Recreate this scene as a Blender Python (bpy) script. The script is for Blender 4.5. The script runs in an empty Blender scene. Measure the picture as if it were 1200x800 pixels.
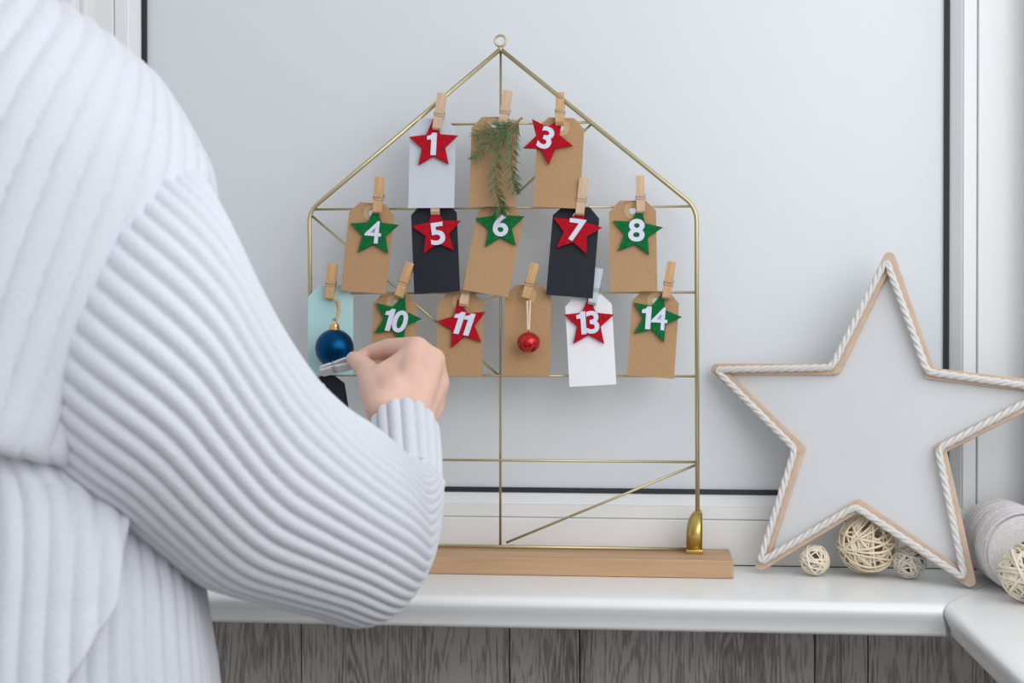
import bpy, bmesh, math, random
import numpy as np
from mathutils import Vector, Matrix, Quaternion

# ---------------------------------------------------------------- camera
YAW, PITCH, FPX = math.radians(5.5), math.radians(0.515), 1667.0
CAM = Vector((0.1454, -1.511, 0.249))
FWD = Vector((-math.sin(YAW) * math.cos(PITCH), math.cos(YAW) * math.cos(PITCH), -math.sin(PITCH)))
RGT = Vector((math.cos(YAW), math.sin(YAW), 0))
UPV = RGT.cross(FWD)
scn = bpy.context.scene
col = scn.collection
cam_d = bpy.data.cameras.new('camera')
cam_d.sensor_width = 36.0
cam_d.lens = 36.0 * FPX / 1200.0
cam_d.clip_start = 0.02
cam_d.dof.use_dof = True
cam_d.dof.focus_distance = 1.44
cam_d.dof.aperture_fstop = 8.0
cam = bpy.data.objects.new('camera', cam_d)
col.objects.link(cam)
cam.matrix_world = Matrix(((RGT.x, UPV.x, -FWD.x, CAM.x), (RGT.y, UPV.y, -FWD.y, CAM.y), (RGT.z, UPV.z, -FWD.z, CAM.z), (0, 0, 0, 1)))
scn.camera = cam

# ---------------------------------------------------------------- world, daylight, exposure
w = bpy.data.worlds.new('world')
scn.world = w
w.use_nodes = True
w.node_tree.nodes['Background'].inputs[0].default_value = (0.90, 0.94, 1.0, 1)
w.node_tree.nodes['Background'].inputs[1].default_value = 0.72


def area(name, loc, aim, sx, sy, power, colr):
    l = bpy.data.lights.new(name, 'AREA')
    l.shape = 'RECTANGLE'
    l.size, l.size_y, l.energy, l.color = sx, sy, power, colr
    o = bpy.data.objects.new(name, l)
    col.objects.link(o)
    o.location = loc
    o.rotation_euler = (Vector(aim) - Vector(loc)).to_track_quat('-Z', 'Z').to_euler()
    return o


area('daylight_side_window', (0.80, -1.05, 0.75), (0.0, -0.55, 0.30), 1.3, 1.2, 11.5, (0.95, 0.97, 1.0))
area('added_room_light', (0.9, -3.2, 1.5), (0.0, 0.0, 0.2), 1.8, 1.5, 9.0, (1.0, 0.98, 0.96))  # added soft light from behind the camera, no window stands there

scn.view_settings.view_transform = 'Standard'
scn.view_settings.look = 'None'
scn.view_settings.gamma = 1.0
scn.view_settings.use_curve_mapping = False
scn.view_settings.exposure = 0.06

random.seed(7)
rng = np.random.default_rng(7)
PI = math.pi


# ---------------------------------------------------------------- measuring helpers: a sight line met with a real plane
def sight(px, py):
    return FWD + RGT * ((px - 600) / FPX) - UPV * ((py - 400) / FPX)


def atY(px, py, y):
    v = sight(px, py)
    return CAM + v * ((y - CAM.y) / v.y)


def atZ(px, py, z):
    v = sight(px, py)
    return CAM + v * ((z - CAM.z) / v.z)


def atD(px, py, d):
    return CAM + sight(px, py) * d


# ---------------------------------------------------------------- materials
MATS = {}


def mat(name, colr, rough=0.5, metal=0.0, sheen=0.0, bump=0.0, bscale=200.0, var=0.0, vscale=30.0, stretch=(1, 1, 1), spec=0.5, sss=0.0, coat=0.0, trans=0.0):
    m = bpy.data.materials.new(name)
    m.use_nodes = True
    nt = m.node_tree
    b = nt.nodes['Principled BSDF']
    b.inputs['Base Color'].default_value = (*colr, 1)
    b.inputs['Roughness'].default_value = rough
    b.inputs['Metallic'].default_value = metal
    b.inputs['Specular IOR Level'].default_value = spec
    b.inputs['Sheen Weight'].default_value = sheen
    b.inputs['Coat Weight'].default_value = coat
    if sss:
        b.inputs['Subsurface Weight'].default_value = sss
        b.inputs['Subsurface Radius'].default_value = (0.008, 0.004, 0.002)
    tc = nt.nodes.new('ShaderNodeTexCoord')
    mp = nt.nodes.new('ShaderNodeMapping')
    mp.inputs['Scale'].default_value = stretch
    nt.links.new(tc.outputs['Object'], mp.inputs['Vector'])
    if var:
        n = nt.nodes.new('ShaderNodeTexNoise')
        n.inputs['Scale'].default_value = vscale
        n.inputs['Detail'].default_value = 5
        nt.links.new(mp.outputs['Vector'], n.inputs['Vector'])
        r = nt.nodes.new('ShaderNodeValToRGB')
        r.color_ramp.elements[0].position, r.color_ramp.elements[1].position = 0.3, 0.7
        r.color_ramp.elements[0].color = (*[c * (1 - var) for c in colr], 1)
        r.color_ramp.elements[1].color = (*[min(1, c * (1 + var)) for c in colr], 1)
        nt.links.new(n.outputs['Fac'], r.inputs['Fac'])
        nt.links.new(r.outputs['Color'], b.inputs['Base Color'])
    if bump:
        n2 = nt.nodes.new('ShaderNodeTexNoise')
        n2.inputs['Scale'].default_value = bscale
        n2.inputs['Detail'].default_value = 3
        nt.links.new(mp.outputs['Vector'], n2.inputs['Vector'])
        bp = nt.nodes.new('ShaderNodeBump')
        bp.inputs['Strength'].default_value = bump
        bp.inputs['Distance'].default_value = 0.001
        nt.links.new(n2.outputs['Fac'], bp.inputs['Height'])
        nt.links.new(bp.outputs['Normal'], b.inputs['Normal'])
    MATS[name] = m
    return m


mat('panel', (0.70, 0.730, 0.748), 0.45, bump=0.03, bscale=40)
mat('upvc', (0.82, 0.82, 0.815), 0.3, bump=0.02, bscale=60)
mat('upvc_sill', (0.87, 0.875, 0.86), 0.28, bump=0.02, bscale=30, var=0.015, vscale=14)
mat('gasket', (0.012, 0.013, 0.017), 0.55, bump=0.2, bscale=300)
mat('joint', (0.05, 0.05, 0.055), 0.8, var=0.1)
mat('plaster', (0.75, 0.76, 0.76), 0.8, bump=0.3, bscale=120)
mat('floor', (0.34, 0.30, 0.27), 0.5, var=0.15, vscale=8, stretch=(1, 8, 1))
mat('brass', (0.56, 0.48, 0.28), 0.38, metal=0.9, bump=0.05, bscale=500)
mat('brass_foot', (0.56, 0.42, 0.13), 0.3, metal=0.95, bump=0.1, bscale=120, var=0.12, vscale=60)
mat('base_wood', (0.54, 0.34, 0.19), 0.6, var=0.14, vscale=45, stretch=(0.12, 2.0, 2.0), bump=0.35, bscale=260)
mat('kraft', (0.45, 0.27, 0.135), 0.85, var=0.08, vscale=420, bump=0.25, bscale=700)
mat('kraft_ring', (0.56, 0.38, 0.20), 0.7, var=0.06, vscale=300)
mat('paper_white', (0.84, 0.84, 0.86), 0.75, bump=0.08, bscale=600)
mat('paper_grey', (0.56, 0.60, 0.65), 0.7, bump=0.08, bscale=600, var=0.02, vscale=80)
mat('paper_black', (0.010, 0.012, 0.020), 0.55, bump=0.25, bscale=900, spec=0.3)
mat('paper_mint', (0.45, 0.69, 0.69), 0.75, bump=0.08, bscale=600)
mat('felt_red', (0.44, 0.008, 0.018), 0.95, bump=0.8, bscale=900, var=0.16, vscale=260, spec=0.15)
mat('felt_green', (0.007, 0.15, 0.040), 0.95, bump=0.8, bscale=900, var=0.2, vscale=260, spec=0.15)
mat('felt_white', (0.72, 0.74, 0.86), 0.95, bump=0.8, bscale=900, var=0.05, vscale=400, spec=0.15)
mat('pin_wood', (0.60, 0.36, 0.17), 0.6, var=0.12, vscale=160, stretch=(2, 2, 0.2), bump=0.2, bscale=500)
mat('pin_pale_wood', (0.64, 0.44, 0.29), 0.6, var=0.1, vscale=160, stretch=(2, 2, 0.2), bump=0.2, bscale=500)
mat('pin_blue', (0.50, 0.58, 0.62), 0.6, var=0.08, vscale=200, bump=0.2, bscale=500)
mat('pin_grey', (0.58, 0.57, 0.60), 0.6, var=0.06, vscale=200, bump=0.2, bscale=500)
mat('steel', (0.55, 0.52, 0.48), 0.35, metal=1.0)
mat('needle', (0.075, 0.15, 0.055), 0.5, var=0.35, vscale=150)
mat('twig', (0.30, 0.17, 0.06), 0.8, var=0.2, vscale=200)
mat('blue_satin', (0.002, 0.055, 0.155), 0.34, metal=0.95, bump=0.03, bscale=900)
mat('gold', (0.72, 0.46, 0.17), 0.18, metal=1.0)
mat('gold_cord', (0.62, 0.45, 0.22), 0.5, metal=0.4, var=0.25, vscale=900)
mat('pale_cord', (0.80, 0.70, 0.52), 0.6, metal=0.1, var=0.2, vscale=900)
mat('red_gloss', (0.55, 0.006, 0.008), 0.2, metal=0.75, coat=0.5)
mat('bell_inside', (0.05, 0.003, 0.003), 0.5, metal=0.3)
mat('ply', (0.62, 0.46, 0.34), 0.65, var=0.08, vscale=120, stretch=(1, 1, 1), bump=0.2, bscale=400)
mat('star_board', (0.645, 0.655, 0.66), 0.6, var=0.025, vscale=12)
mat('rope', (0.72, 0.695, 0.66), 0.9, var=0.08, vscale=500, bump=0.6, bscale=900, spec=0.2)
mat('cotton', (0.66, 0.63, 0.62), 0.9, var=0.09, vscale=400, bump=0.7, bscale=900, spec=0.2)
mat('cardboard', (0.52, 0.38, 0.22), 0.8, var=0.1, vscale=200)
mat('rattan_cream', (0.80, 0.72, 0.57), 0.55, var=0.08, vscale=150)
mat('rattan_tan', (0.83, 0.71, 0.53), 0.55, var=0.12, vscale=150)
mat('rattan_grey', (0.72, 0.65, 0.56), 0.6, var=0.1, vscale=150)
mat('skin', (0.78, 0.50, 0.39), 0.5, var=0.06, vscale=45, bump=0.12, bscale=500, sss=0.25)
mat('nail', (0.75, 0.42, 0.36), 0.3, coat=0.3)
mat('wool', (0.675, 0.69, 0.735), 0.95, sheen=0.35, bump=0.55, bscale=420, var=0.025, vscale=300, spec=0.1)
mat('denim', (0.06, 0.08, 0.13), 0.9, bump=0.5, bscale=700, var=0.15, vscale=400)
mat('hair', (0.10, 0.05, 0.025), 0.5, var=0.3, vscale=60, stretch=(8, 8, 0.6), bump=0.5, bscale=300)
mat('eye_white', (0.8, 0.8, 0.8), 0.2)
mat('pane_joint', (0.5, 0.5, 0.49), 0.5)


def wood_panel_mat():
    """weathered grey laminate, grain runs upright"""
    m = bpy.data.materials.new('grey_plank')
    m.use_nodes = True
    nt = m.node_tree
    N, L = nt.nodes, nt.links
    b = N['Principled BSDF']
    b.inputs['Roughness'].default_value = 0.62
    tc = N.new('ShaderNodeTexCoord')
    mp = N.new('ShaderNodeMapping')
    mp.inputs['Scale'].default_value = (1, 1, 0.09)
    L.new(tc.outputs['Object'], mp.inputs['Vector'])
    n1 = N.new('ShaderNodeTexNoise')
    n1.inputs['Scale'].default_value = 16
    n1.inputs['Detail'].default_value = 3
    n1.inputs['Distortion'].default_value = 0.6
    L.new(mp.outputs['Vector'], n1.inputs['Vector'])
    # cathedral rings out of the low noise
    mul = N.new('ShaderNodeMath'); mul.operation = 'MULTIPLY'; mul.inputs[1].default_value = 150.0
    L.new(n1.outputs['Fac'], mul.inputs[0])
    sn = N.new('ShaderNodeMath'); sn.operation = 'SINE'
    L.new(mul.outputs[0], sn.inputs[0])
    n2 = N.new('ShaderNodeTexNoise')
    n2.inputs['Scale'].default_value = 420
    n2.inputs['Detail'].default_value = 5
    L.new(mp.outputs['Vector'], n2.inputs['Vector'])
    mix = N.new('ShaderNodeMath'); mix.operation = 'MULTIPLY_ADD'
    mix.inputs[1].default_value = 0.10
    L.new(sn.outputs[0], mix.inputs[0]); L.new(n2.outputs['Fac'], mix.inputs[2])
    add = N.new('ShaderNodeMath'); add.operation = 'MULTIPLY_ADD'; add.inputs[1].default_value = 0.9
    L.new(n1.outputs['Fac'], add.inputs[0]); L.new(mix.outputs[0], add.inputs[2])
    r = N.new('ShaderNodeValToRGB')
    e = r.color_ramp.elements
    e[0].position, e[1].position = 0.62, 1.15
    e[0].color, e[1].color = (0.19, 0.165, 0.152, 1), (0.54, 0.50, 0.48, 1)
    k = e.new(0.90); k.color = (0.37, 0.335, 0.318, 1)
    L.new(add.outputs[0], r.inputs['Fac'])
    L.new(r.outputs['Color'], b.inputs['Base Color'])
    bp = N.new('ShaderNodeBump'); bp.inputs['Strength'].default_value = 0.5; bp.inputs['Distance'].default_value = 0.001
    L.new(add.outputs[0], bp.inputs['Height']); L.new(bp.outputs['Normal'], b.inputs['Normal'])
    MATS['grey_plank'] = m


wood_panel_mat()


def pane_mat():
    m = bpy.data.materials.new('clear_pane')
    m.use_nodes = True
    nt = m.node_tree
    nt.nodes.remove(nt.nodes['Principled BSDF'])
    t = nt.nodes.new('ShaderNodeBsdfTransparent'); g = nt.nodes.new('ShaderNodeBsdfGlossy'); mx = nt.nodes.new('ShaderNodeMixShader')
    g.inputs['Roughness'].default_value = 0.02
    mx.inputs[0].default_value = 0.06
    nt.links.new(t.outputs[0], mx.inputs[1]); nt.links.new(g.outputs[0], mx.inputs[2])
    nt.links.new(mx.outputs[0], nt.nodes['Material Output'].inputs['Surface'])
    MATS['clear_pane'] = m


pane_mat()


# ---------------------------------------------------------------- object helpers
def link(name, me, m=None, parent=None, smooth=False, mw=None):
    o = bpy.data.objects.new(name, me)
    col.objects.link(o)
    if m and not me.materials:
        me.materials.append(MATS[m])
    if smooth:
        me.polygons.foreach_set('use_smooth', [True] * len(me.polygons))
    if parent:
        o.parent = parent
    if mw is not None:
        o.matrix_local = mw
    return o


def pyd(name, V, F):
    me = bpy.data.meshes.new(name)
    me.from_pydata([tuple(v) for v in V], [], F)
    me.update()
    return me


def bm_mesh(name, bm):
    bmesh.ops.recalc_face_normals(bm, faces=bm.faces[:])
    me = bpy.data.meshes.new(name)
    bm.to_mesh(me)
    bm.free()
    return me


def box_mesh(name, lo, hi, bev=0.0, seg=2):
    bm = bmesh.new()
    bmesh.ops.create_cube(bm, size=1)
    for v in bm.verts:
        v.co = Vector([lo[i] + (v.co[i] + .5) * (hi[i] - lo[i]) for i in range(3)])
    if bev:
        bmesh.ops.bevel(bm, geom=bm.edges[:], offset=bev, segments=seg, affect='EDGES', profile=0.5)
    return bm_mesh(name, bm)


def empty(name, loc=(0, 0, 0), mw=None):
    o = bpy.data.objects.new(name, None)
    col.objects.link(o)
    o.empty_display_size = 0.02
    if mw is not None:
        o.matrix_world = mw
    else:
        o.location = loc
    return o


def tag(o, label, cat, group=None):
    o['label'] = label
    o['category'] = cat
    if group:
        o['group'] = group
    return o


def struct(o, label=None):
    o['kind'] = 'structure'
    if label:
        o['label'] = label
    return o


def tube_mesh(name, pts, r, sides=10, closed=False, cap=True, flat=None):
    """round tube through pts; r is a number or a list"""
    P = [Vector(p) for p in pts]
    n = len(P)
    rr = r if hasattr(r, '__len__') else [r] * n
    T = []
    for i in range(n):
        a = P[(i - 1) % n] if (closed or i > 0) else P[i]
        b = P[(i + 1) % n] if (closed or i < n - 1) else P[i]
        T.append((b - a).normalized())
    nrm = T[0].orthogonal().normalized()
    V, F = [], []
    for i in range(n):
        if i:
            nrm = T[i - 1].rotation_difference(T[i]) @ nrm
        nrm = (nrm - T[i] * nrm.dot(T[i])).normalized()
        bn = T[i].cross(nrm)
        for k in range(sides):
            a = 2 * PI * k / sides
            V.append(P[i] + (nrm * math.cos(a) + bn * math.sin(a)) * rr[i])
    for i in range(n if closed else n - 1):
        j = (i + 1) % n
        for k in range(sides):
            l = (k + 1) % sides
            F.append((i * sides + k, i * sides + l, j * sides + l, j * sides + k))
    if cap and not closed:
        F.append(tuple(range(sides))[::-1])
        F.append(tuple((n - 1) * sides + k for k in range(sides)))
    return V, F


def tube(name, pts, r, m, parent=None, sides=10, closed=False):
    V, F = tube_mesh(name, pts, r, sides, closed)
    return link(name, pyd(name, V, F), m, parent, True)


def join_VF(parts):
    V, F = [], []
    for v, f in parts:
        o = len(V)
        V += list(v)
        F += [tuple(i + o for i in q) for q in f]
    return V, F


def prism_mesh(name, outline, depth, holes=(), bevel=0.0):
    """flat shape in local XZ, thickness depth along Y (front at -depth/2), filled by a 2D curve"""
    cu = bpy.data.curves.new(name, 'CURVE')
    cu.dimensions = '2D'
    cu.fill_mode = 'BOTH'
    for ring in (outline, *holes):
        s = cu.splines.new('POLY')
        s.points.add(len(ring) - 1)
        for p, q in zip(s.points, ring):
            p.co = (q[0], q[1], 0, 1)
        s.use_cyclic_u = True
    cu.extrude = depth / 2 - bevel
    cu.bevel_depth = bevel
    cu.bevel_resolution = 1
    return curve_to_mesh(name, cu)


def curve_to_mesh(name, cu):
    o = bpy.data.objects.new('tmp', cu)
    col.objects.link(o)
    dg = bpy.context.evaluated_depsgraph_get()
    me = bpy.data.meshes.new_from_object(o.evaluated_get(dg))
    me.transform(Matrix.Rotation(PI / 2, 4, 'X'))
    me.name = name
    me.materials.clear()
    bpy.data.objects.remove(o)
    bpy.data.curves.remove(cu)
    return me


def circle(r, n=24, cx=0, cz=0):
    return [(cx + r * math.cos(2 * PI * k / n), cz + r * math.sin(2 * PI * k / n)) for k in range(n)]


# ================================================================ THE SETTING
XR = 0.528        # right wall plane
SILLD, SILLR = 0.200, 0.119   # depth of the back sill and of the right sill
XLG, XRG, ZBG = -0.4096, 0.4552, 0.0755     # black gasket, left, right and bottom
ZTG = 0.86
PY = 0.020        # face of the infill panel

# ---- infilled window in the back wall
win = struct(empty('window_1'), 'white window with an opaque pale panel and black gasket')
link('infill_panel', box_mesh('infill_panel', (XLG - .01, PY, ZBG - .01), (XRG + .01, PY + .02, ZTG + .01)), 'panel', win)


def ring_profile(name, prof, m, parent):
    """frame swept round the panel opening; prof = (distance outward from the gasket line, Y)"""
    V, F = [], []
    corners = [(-1, -1, XLG, ZBG), (1, -1, XRG, ZBG), (1, 1, XRG, ZTG), (-1, 1, XLG, ZTG)]
    for sx, sz, x, z in corners:
        for q, y in prof:
            V.append((x + sx * q, y, z + sz * q))
    n = len(prof)
    for i in range(4):
        j = (i + 1) % 4
        for k in range(n - 1):
            F.append((i * n + k, j * n + k, j * n + k + 1, i * n + k + 1))
    me = pyd(name, V, F)
    bm = bmesh.new(); bm.from_mesh(me)
    me = bm_mesh(name, bm)
    return link(name, me, m, parent)


ring_profile('gasket', [(-.0022, PY + .001), (-.0022, PY - .0035), (.0028, PY - .0045), (.0030, PY + .001)], 'gasket', win)
ring_profile('glazing_bead', [(.0028, PY + .004), (.0028, PY - .003), (.0045, PY - .006), (.0120, .0015), (.0135, .0003), (.0135, .02)], 'upvc', win)
ring_profile('sash', [(.0137, .02), (.0137, -.0005), (.0142, -.001), (.0265, -.001), (.0272, 0.0), (.0272, .02)], 'upvc', win)
ring_profile('outer_frame', [(.0282, .02), (.0282, -.0022), (.0290, -.003), (.0745, -.003), (.0745, .03)], 'upvc', win)
ring_profile('frame_gap', [(.0268, .0005), (.0286, .0005)], 'pane_joint', win)

# ---- back wall round the window
XWL = XLG - .0745
wb = struct(link('wall_back', box_mesh('wall_back', (-1.9, .0, -.95), (XWL, .10, 1.55)), 'plaster'))
wb2 = link('wall_part', box_mesh('wall_part', (XWL, .0, ZTG + .0745), (XR + .1, .10, 1.55)), 'plaster', wb)
link('wall_part', box_mesh('wall_part', (XWL, .045, -.95), (XR + .1, .10, ZTG + .08)), 'plaster', wb)
# casing strips left of the window
xa = atY(101, 20, -.03).x
xb = atY(88, 20, -.045).x
struct(link('trim_1', box_mesh('trim_1', (xb - .02, -.028, 0.0005), (xa, -.0005, 1.1), .003), 'upvc'), 'white upright casing beside the window')
struct(link('trim_2', box_mesh('trim_2', (xb - .16, -.045, 0.0005), (xb, -.0285, 1.1), .004), 'upvc'), 'wide white upright casing at the left edge')

# ---- right wall with a clear window, which gives the side light
wr = struct(empty('wall_right', (XR, 0, 0)))
for lo, hi in (((0, -.05, -.95), (.10, -.0005, 1.55)), ((0, -2.6, -.95), (.10, -.05, .03)), ((0, -2.6, 1.35), (.10, -.05, 1.55)), ((0, -2.6, .03), (.10, -1.95, 1.35))):
    link('wall_part', box_mesh('wall_part', lo, hi), 'upvc', wr)
w2 = struct(empty('window_2', (XR, -1.0, .69)), 'clear side window beyond the right sill')
for lo, hi in (((.02, .90, -.66), (.07, .95, .66)), ((.02, -.95, -.66), (.07, -.90, .66)), ((.02, -.90, -.66), (.07, .90, -.61)), ((.02, -.90, .60), (.07, .90, .66))):
    link('window_frame', box_mesh('window_frame', lo, hi, .004), 'upvc', w2)
link('pane', box_mesh('pane', (.042, -.90, -.61), (.046, .90, .60)), 'clear_pane', w2)


# ---- window sills, mitred in the corner
def sill_profile(depth):
    pr = [(-.004, 0), (depth - .022, 0), (depth - .012, -.0005)]
    for k in range(1, 7):
        a = k / 6 * PI * .58
        pr.append((depth - .012 + .010 * math.sin(a), -.0005 - .008 * (1 - math.cos(a))))
    pr += [(depth - .0050, -.0160), (depth - .0085, -.0235), (depth - .0090, -.0265)]
    for k in range(1, 5):
        a = k / 4 * PI / 2
        pr.append((depth - .009 - .005 * (1 - math.cos(a)), -.0265 - .005 * math.sin(a)))
    pr += [(depth - .03, -.0315), (depth - .03, -.020), (-.004, -.020)]
    return pr


def sill(name, depth, other, axis):
    pr = sill_profile(depth)
    n = len(pr)
    V, F = [], []
    k = other / depth
    g = .0008
    for q, z in pr:
        if axis == 'X':
            V.append((-1.9, -q, z))
        else:
            V.append((XR - q, -2.6, z))
    for q, z in pr:
        if axis == 'X':
            V.append((XR - q * k - g, -q, z))
        else:
            V.append((XR - q, -q * k - g, z))
    for i in range(n):
        j = (i + 1) % n
        F.append((i, j, n + j, n + i))
    F += [tuple(range(n)), tuple(range(n, 2 * n))]
    me = pyd(name, V, F)
    bm = bmesh.new(); bm.from_mesh(me)
    me = bm_mesh(name, bm)
    o = link(name, me, 'upvc_sill')
    for p in me.polygons:
        p.use_smooth = len(p.vertices) == 4
    try:
        me.set_sharp_from_angle(angle=math.radians(35))
    except Exception:
        pass
    return o


struct(sill('window_sill_back', SILLD, SILLR, 'X'), 'white window sill under the panel')
struct(sill('window_sill_right', SILLR, SILLD, 'Y'), 'white window sill coming forward at the right')
# dark joint under the mitre and thin shadow gap at the back of the sill
struct(link('trim_3', box_mesh('trim_3', (-1.9, -.0035, -.001), (XR - .002, -.0028, .0008)), 'joint'), 'thin dark joint at the back of the sill')

# ---- grey planks below the sill: each plank its own piece
wl = struct(empty('wall_lower', (0, 0, -.0316)), 'grey wood plank wall below the sill')
edges = [-1.9, -1.56, -1.30, -.98, -.66]
edges += [atY(x, 770, -.028).x for x in (250, 353, 597, 679.5, 955, 1017.5)] + [XR]
for i in range(len(edges) - 1):
    a, b = edges[i], edges[i + 1]
    me = box_mesh('plank', (-(b - a) / 2 + .0006, -.012, -.917), ((b - a) / 2 - .0006, 0, 0), .0008, 1)
    me.transform(Matrix.Translation((i * 1.37, 0, i * .3)))     # own grain per plank
    o = link('plank', me, 'grey_plank', wl)
    o.location = ((a + b) / 2 - i * 1.37, -.016 + (.0006 if i % 2 else 0), -i * .3)
link('backing', box_mesh('backing', (-1.9, -.0165, -.917), (XR, -.0005, .005)), 'joint', wl)
for i, y in enumerate((-.016, -.25, -.33, -.62, -.70, -1.0, -1.3, -1.62, -1.95, -2.3, -2.6)[:-1]):
    y2 = (-.016, -.25, -.33, -.62, -.70, -1.0, -1.3, -1.62, -1.95, -2.3, -2.6)[i + 1]
    o = link('plank', box_mesh('plank', (XR - .022, y2 + .0006, -.917), (XR - .0005, y - .0006, 0.0), .0008, 1), 'grey_plank', wl)
struct(link('floor', box_mesh('floor', (-1.9, -3.4, -1.0), (XR + .1, .1, -.95)), 'floor'))

# ================================================================ WIRE HOUSE STAND
YF = -.035
TS = .0004


def wp(px, py, y=YF):
    return atY(px, py, y)


house = tag(empty('wire_house_display', (-.01, YF, 0)), 'brass wire house-shaped display stand with a wooden base', 'display stand')
house_inv = Matrix.Translation(Vector((.01, -YF, 0)))


def hp(name, me, m, smooth=True):
    me.transform(house_inv)
    return link(name, me, m, house, smooth)


def rod(p, q, r, name='rod'):
    V, F = tube_mesh(name, [p, q], r, 10)
    return hp(name, pyd(name, V, F), 'brass')


xl, xr = -.2118, .1940
zc = .3732
apx, apz = -.0088, .5400
zb = .0215


def fillet(a, c, b, rad, n=8):
    a, b, c = Vector(a), Vector(b), Vector(c)
    da, db = (a - c).normalized(), (b - c).normalized()
    p, q = c + da * rad, c + db * rad
    return [(1 - t) ** 2 * p + 2 * t * (1 - t) * c + t * t * q for t in [i / n for i in range(n + 1)]]


outl = [(xl + .003, YF, .019)] + fillet((xl + .003, YF, .02), (xl, YF, zc), (apx, YF, apz), .012) + [(apx - .0012, YF, apz - .001)]
outr = [(xr + .0015, YF, .019)] + fillet((xr + .0015, YF, .02), (xr, YF, zc), (apx, YF, apz), .014) + [(apx + .0012, YF, apz - .001)]
for pts in (outl, outr):
    V, F = tube_mesh('frame_rail', pts, .0023, 12)
    hp('frame_rail', pyd('frame_rail', V, F), 'brass')
V, F = tube_mesh('hanging_ring', [Vector((apx, YF, apz + .0085)) + Vector((math.cos(a), 0, math.sin(a))) * .0058 for a in np.linspace(0, 2 * PI, 25)[:-1]], .0012, 8, True)
hp('hanging_ring', pyd('hanging_ring', V, F), 'brass')
V, F = tube_mesh('ring_neck', [(apx, YF, apz - .003), (apx, YF, apz + .003)], .0026, 10)
hp('ring_neck', pyd('ring_neck', V, F), 'brass')
RW = .0013
Y2 = YF + .0028


def zrow(py):
    return wp(590, py, YF).z


rows = [zrow(144.8), zrow(243.5), zrow(343), zrow(440), zrow(539.2)]
t1 = (rows[0] - zc) / (apz - zc)
rod((xl + (apx - xl) * t1, YF, rows[0]), (xr + (apx - xr) * t1, YF, rows[0]), RW)
for z in rows[1:]:
    cut = .0035 if z == rows[1] else 0.0
    rod((xl + cut, YF, z), (xr - cut, YF, z), RW)
rod((xl + .003, YF, zb), (xr, YF, zb), .0019)
rod((apx, Y2, apz), (apx - .0005, Y2, zb), RW)
rod((xl, Y2, zc - .003), (apx - .002, Y2, rows[3]), RW)                       # diagonal brace, left
pA = wp(693, 145); pB = wp(587, 244)
rod((pA.x, Y2, pA.z), (pB.x, Y2, pB.z), RW)
pA = wp(586, 344); pB = wp(532, 372)
rod((pA.x, Y2, pA.z), (pB.x, Y2, pB.z), RW)
pA = wp(593, 636); pB = wp(815, 545)
rod((pA.x, Y2, pA.z), (pB.x, Y2, pB.z), RW)
# wooden base
hp('wooden_base', box_mesh('wooden_base', (-.245, -.083, .0003), (.2295, -.007, .0183), .0012), 'base_wood', False)


# brass feet gripping the base: side profile rounded at the top
def foot(x, s):
    prof = [(-.0115, 0), (.0045, 0), (.0045, .043), (.002, .0445), (-.0035, .0425), (-.0080, .037), (-.0105, .030), (-.0115, .020)]
    bm = bmesh.new()
    f = bm.faces.new([bm.verts.new((x + s * a, YF - .010, .0183 + b)) for a, b in prof])
    r = bmesh.ops.extrude_face_region(bm, geom=[f])
    for v in [g for g in r['geom'] if isinstance(g, bmesh.types.BMVert)]:
        v.co.y += .020
    bmesh.ops.bevel(bm, geom=bm.edges[:], offset=.0016, segments=2, affect='EDGES')
    hp('foot_clip', bm_mesh('foot_clip', bm), 'brass_foot')
    a, b = sorted((x - s * .0122, x + s * .0052))
    hp('foot_flange', box_mesh('foot_flange', (a, YF - .0112, .0183), (b, YF + .0112, .0228), .0008), 'brass_foot')


foot(xr + .0015, 1)
foot(xl + .003, -1)

# ================================================================ TAGS, STARS, PINS
TW, TH, CH = .0482, .0945, .0108


def tag_outline(wd, ht):
    h = wd / 2
    return [(-h, -ht), (h, -ht), (h, -CH * 1.05), (h - CH, 0), (-h + CH, 0), (-h, -CH * 1.05)]


tag_meshes = {}


def hang(px, py, y, roll, tip=0.0):
    """matrix at a hanging point: roll turns it in the plane of the wire, tip swings the foot forward"""
    p = atY(px, py, y)
    return Matrix.Translation(p) @ Matrix.Rotation(math.radians(roll), 4, 'Y') @ Matrix.Rotation(math.radians(-tip), 4, 'X')


def curl_card(me, amt):
    for v in me.vertices:
        t = v.co.z / TH
        v.co.y += amt * (t * t) * (1 if v.co.x > 0 else .35)


def make_tag(px, py, roll, m, label, ring=True, tip=6.0, y=YF - .0032, wd=TW, ht=TH, ringm='kraft_ring'):
    """px, py: middle of the top edge"""
    t = tag(empty('gift_tag', mw=hang(px, py, y, roll, tip)), label, 'gift tag', 'gift tags on the wire house')
    key = (m, round(wd, 4), round(ht, 4))
    if key not in tag_meshes:
        me = prism_mesh('card', tag_outline(wd, ht), .0006, [circle(.0035, 18, 0, -.0105)])
        me.materials.append(MATS[m])
        tag_meshes[key] = me
    link('card', tag_meshes[key], None, t)
    if ring:
        if 'ring' + ringm not in tag_meshes:
            me = prism_mesh('eyelet_ring', circle(.0088, 28, 0, -.0105), .0005, [circle(.0036, 18, 0, -.0105)])
            me.materials.append(MATS[ringm])
            tag_meshes['ring' + ringm] = me
        o = link('eyelet_ring', tag_meshes['ring' + ringm], None, t)
        o.location.y = -.0006
    return t


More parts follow.
